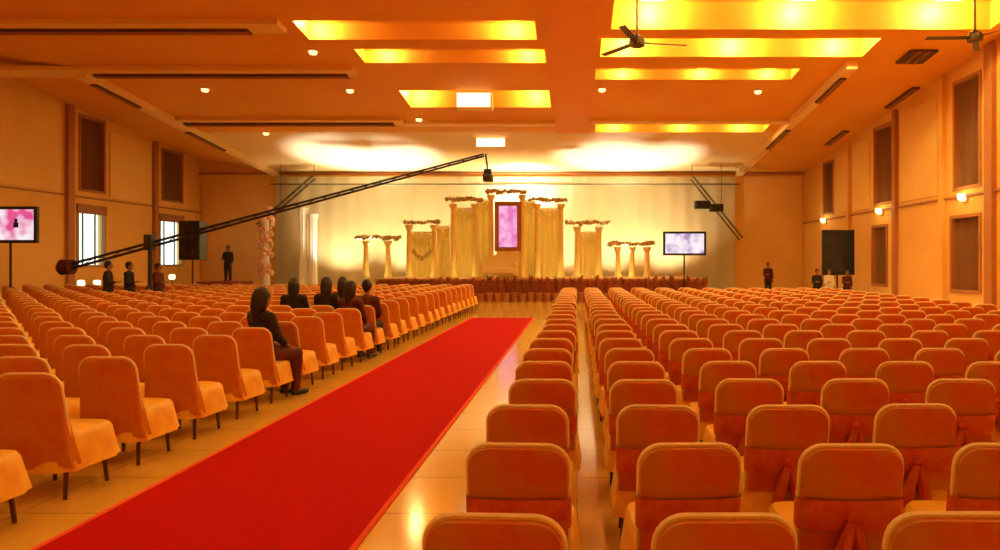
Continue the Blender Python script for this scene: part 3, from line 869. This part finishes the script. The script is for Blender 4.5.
def person(pose, loc, rz, lab, top='dark', bottom='dark', long_hair=False, H=1.68, group=None, sash=None):
    """pose 'stand' or 'sit'; faces +Y in its own frame; origin on the floor"""
    t = thing('person', lab, 'person', loc, rz, group)
    key = (pose, long_hair)
    k = H/1.70
    t.scale = (k,k,k)
    if key in PEOPLE:
        for src in PEOPLE[key]:
            d = src.copy(); C.objects.link(d); d.parent = t
            kind = src.name.split('.')[0]
            if kind in ('shirt', 'trousers'):
                d.data = src.data.copy(); d.data.materials.clear(); d.data.materials.append(M[top if kind == 'shirt' else bottom])
        return t
    if pose == 'stand': hip = Vector((0,0,.90)); kn = [Vector((s*.10,.02,.48)) for s in (-1,1)]; an = [Vector((s*.11,-.01,.08)) for s in (-1,1)]; hp = [Vector((s*.09,0,.88)) for s in (-1,1)]
    else: hip = Vector((0,-.08,.60)); hp = [Vector((s*.09,-.06,.58)) for s in (-1,1)]; kn = [Vector((s*.11,.38,.57)) for s in (-1,1)]; an = [Vector((s*.11,.36,.09)) for s in (-1,1)]
    ch = hip+Vector((0,.0,.40)); nk = hip+Vector((0,.01,.56)); hd = hip+Vector((0,.03,.72))
    sh = [ch+Vector((s*.175,0,.08)) for s in (-1,1)]
    if pose == 'stand':
        el = [sh[0]+Vector((-.05,.0,-.28)), sh[1]+Vector((.05,.06,-.27))]; wr = [el[0]+Vector((.0,.08,-.25)), el[1]+Vector((-.12,.22,.02))]
    else:
        el = [sh[i]+Vector((s*.05,.08,-.26)) for i, s in ((0,-1),(1,1))]; wr = [Vector((s*.10,.24,.68)) for s in (-1,1)]
    b = B()
    # torso
    limb(b, [hip, hip+Vector((0,0,.15)), ch-Vector((0,0,.05)), ch+Vector((0,0,.06))], [.125,.11,.125,.11])
    for i, s in ((0,-1),(1,1)):
        limb(b, [ch+Vector((s*.06,0,.07)), sh[i]], [.09,.062])
        limb(b, [ch+Vector((s*.06,.0,-.03)), hip+Vector((s*.05,0,.02))], [.085,.11])
        limb(b, [sh[i], el[i], wr[i]], [.058,.042,.028])
        limb(b, [hp[i], (hp[i]+kn[i])/2, kn[i]], [.095,.082,.062]); limb(b, [kn[i], kn[i]*.65+an[i]*.35+Vector((0,-.015,0)), an[i]], [.058,.056,.036])
        limb(b, [an[i]+Vector((0,-.03,-.03)), an[i]+Vector((0,.08,-.045)), an[i]+Vector((0,.16,-.05))], [.035,.034,.026])
        # palm, four fingers, thumb
        d = (wr[i]-el[i]).normalized(); u, v = frame_of(d)
        if pose == 'sit': u = Vector((1,0,0)); d = Vector((-s*.25,.9,-.3)).normalized(); v = d.cross(u).normalized()
        pc = wr[i]+d*.05
        limb(b, [wr[i], pc+u*.018, pc+d*.035+u*.02], [.026,.022,.018]); limb(b, [wr[i], pc-u*.018, pc+d*.035-u*.02], [.026,.022,.018])
        for f, l_ in ((-1.5,.058),(-.5,.072),(.5,.068),(1.5,.05)):
            q = pc+d*.045+u*f*.019; m1 = q+d*l_*.5-v*.005; m2 = m1+(d*.8-Vector((0,0,.5))).normalized()*l_*.5
            limb(b, [q, m1, m2], [.0095,.009,.008])
        th = pc-u*s*.02; limb(b, [th-d*.02, th-u*s*.03+d*.015, th-u*s*.036+d*.045], [.013,.011,.009])
    limb(b, [ch+Vector((0,0,.1)), nk, hd-Vector((0,0,.05))], [.075,.052,.055])
    # head
    ball(b, hd+Vector((0,-.005,.03)), .1, .80,.98,1.12, 20, 14); ball(b, hd+Vector((0,.03,-.05)), .06, .9,1,1, 14, 10)
    ball(b, hd+Vector((0,.098,-.002)), .017, .8,1,1.5, 10, 8)           # nose
    ball(b, hd+Vector((0,.084,-.045)), .02, 1.2,.7,.45, 10, 8)           # lips
    ball(b, hd+Vector((0,.078,.04)), .05, 1,.35,.3, 10, 8)               # brow
    for s in (-1,1): ball(b, hd+Vector((s*.080,-.005,0)), .026, .35,.8,1.2, 10, 8)
    body = remesh_obj(b, .011, 'body', 'skin', t, 2)
    # eyes joined to the same mesh
    bb = B(); bb.from_mesh(body.data); n0 = len(bb.faces)
    for s in (-1,1): ball(bb, hd+Vector((s*.032,.082,.018)), .012, 1.2,.7,.8, 8, 6)
    bb.faces.ensure_lookup_table()
    for f in bb.faces[n0:]: f.material_index = 1
    bb.to_mesh(body.data); bb.free(); body.data.materials.append(M['hair'])
    # hair
    b = B(); ball(b, hd+Vector((0,-.028,.052)), .112, .88,.98,1.02, 16, 12)
    if long_hair:
        limb(b, [hd+Vector((0,-.06,.02)), hd+Vector((0,-.09,-.10)), hd+Vector((0,-.12,-.26))], [.10,.09,.05])
        for s in (-1,1): limb(b, [hd+Vector((s*.07,-.03,.03)), hd+Vector((s*.08,-.05,-.12))], [.04,.03])
    else: ball(b, hd+Vector((0,-.07,-.03)), .06, 1.1,.8,1, 12, 8)
    remesh_obj(b, .014, 'hair', 'hair', t, 3)
    # shirt
    b = B()
    limb(b, [hip+Vector((0,0,-.02)), hip+Vector((0,0,.15)), ch-Vector((0,0,.05)), ch+Vector((0,0,.07))], [.145,.128,.143,.122])
    for i, s in ((0,-1),(1,1)):
        limb(b, [ch+Vector((s*.06,0,.07)), sh[i]], [.10,.078])
        limb(b, [ch+Vector((s*.06,.0,-.03)), hip+Vector((s*.06,0,-.02))], [.10,.125])
        limb(b, [sh[i], el[i], el[i]*.4+wr[i]*.6], [.075,.06,.05])
    remesh_obj(b, .016, 'shirt', top, t, 3)
    # trousers
    b = B()
    for i in (0,1):
        limb(b, [hip+Vector((0,0,.0)), hp[i], (hp[i]+kn[i])/2, kn[i]], [.125,.115,.10,.08]); limb(b, [kn[i], an[i]+Vector((0,0,.02))], [.078,.062])
    remesh_obj(b, .016, 'trousers', bottom, t, 3)
    for i in (0,1):
        b = B(); limb(b, [an[i]+Vector((0,-.04,-.045)), an[i]+Vector((0,.07,-.05)), an[i]+Vector((0,.175,-.052))], [.038,.040,.034])
        for v in b.verts: v.co.z = max(v.co.z, .0)
        link('shoe', b, 'black', t)
    PEOPLE[key] = list(t.children)
    return t
def rowY(Yt): return 5.27+.866*round((Yt-5.27)/.866)
def colX(Xt): return -4.09-.775*round((-4.09-Xt)/.775)
person('sit', (-4.07, rowY(8.8)+.06, 0), -.5, 'dark clothed person with long black hair seated at the aisle, nearest seated guest', 'dark', 'maroon', True, 1.70)
person('sit', (-4.09, 12.26, 0), -.3, 'person in maroon clothes seated at the aisle, farther along', 'maroon', 'maroon', True, 1.68)
person('sit', (-4.865, 13.12, 0), -.1, 'dark clothed seated person just left of the maroon clothed guest', 'dark', 'dark', True, 1.74)
person('sit', (-4.865, 13.99, 0), 0, 'dark haired seated person behind the maroon clothed guest', 'dark', 'dark', True, 1.72)
person('sit', (-5.52, 13.12, 0), .1, 'seated person between the nearest guest and the maroon clothed guest', 'dark', 'dark', True, 1.72)
person('sit', (-4.09, 13.12, 0), 0, 'short haired seated guest at the aisle just beyond the maroon clothed guest', 'maroon', 'dark', False, 1.68)
def st(px, headpy, Y, rz, lab, top='dark', bottom='dark', lh=False, H=1.7, base=0):
    return person('stand', ((px-VX)*Y/F, Y, base), rz, lab, top, bottom, lh, H)
st(108,262,jibY-.15,-1.2,'dark clothed crane operator standing by the counterweight end','dark','dark',H=1.76)
st(129,262,jibY+.5,-1.4,'dark clothed crew member in the middle beside the crane post','dark','dark',H=1.74)
st(158,266,jibY+.85,-1.6,'crew member standing just right of the crane post','maroon','dark',H=1.7)
st(768,262,35.5,PI,'dark clothed person standing before the back wall on the right','maroon','dark',H=1.72)
st(817,276,28.4,PI,'dark clothed person standing left of the tall dark screen','dark','dark',H=1.45)
st(829,278,28.2,PI,'person in white standing left of the tall dark screen','white','white',H=1.45)
st(847,283,28.6,PI,'dark clothed person standing before the right edge of the tall dark screen','maroon','dark',H=1.4)
# riser with the standing figure at the far left of the back wall
px = 228; Y = 35.6
b = B(); box(b, P(205,0,Y).x, P(246,0,Y).x, Y-.8, Y+.8, 0, .78, .02); o = link('riser', b, 'stage', smooth=False); tag(o, 'low dark red riser by the back wall at left', 'platform')
st(228,245,Y,PI,'dark clothed person standing on the riser at the far left','dark','dark',H=1.82,base=.78)

# ------------------------------------------------------------------ stage and hall lighting
def aim(o, tgt):
    d = Vector(tgt)-o.location; o.rotation_euler = d.to_track_quat('-Z','Y').to_euler()
WHT = (.80,.90,1)
for x, e, tx in ((-10.8, 4300, -10.8), (2.6, 4000, 2.6)):
    o = light('ceiling_wash', 'SPOT', (x, 34.5, 1.6), e, WHT, .2, angle=math.radians(76), blend=.5); aim(o, (tx, 34.5, 7.1))
for x in (-13,-9.5,-6.5,-3.7,-.9,2.1,5.0):
    o = light('backdrop_wash', 'SPOT', (x, 35.6, 1.3), 760, (1,.90,.58), .15, angle=math.radians(120), blend=.8); aim(o, (x, 37.6, 4.2))
for px in (470, 570):
    o = light('stage_wash', 'SPOT', P(px, 120, 30.5), 2000, (1,.86,.55), .2, angle=math.radians(75), blend=.8); aim(o, (P(px,0,36).x, 36.5, 3.6))
o = light('center_wash', 'SPOT', (-3.0, 35.4, 5.2), 1300, (1,.95,.85), .15, angle=math.radians(130), blend=.8); aim(o, (-3.0, 37.6, 6.0))
for px in (377, 421, 464, 506, 549, 588, 626):
    light('column_uplight', 'POINT', (P(px,0,33.6).x, 33.3, 1.3), 13, (1,.78,.22), .08)

# ------------------------------------------------------------------ world, camera, view
w = bpy.data.worlds.new('World'); sc.world = w; w.use_nodes = True
w.node_tree.nodes['Background'].inputs['Color'].default_value = (.80,.95,.88,1); w.node_tree.nodes['Background'].inputs['Strength'].default_value = 2.2
cam = bpy.data.cameras.new('Camera'); co = bpy.data.objects.new('Camera', cam); C.objects.link(co)
co.location = (0,0,EH); co.rotation_euler = (PI/2,0,0)
cam.sensor_width = 36; cam.lens = 36*F/1000; cam.shift_x = -(VX-500)/1000; cam.shift_y = -(275-VY)/1000
cam.clip_end = 200; cam.clip_start = .05
sc.camera = co
sc.view_settings.view_transform = 'Standard'; sc.view_settings.look = 'None'; sc.view_settings.gamma = 1
sc.view_settings.use_curve_mapping = False; sc.view_settings.exposure = 0.0
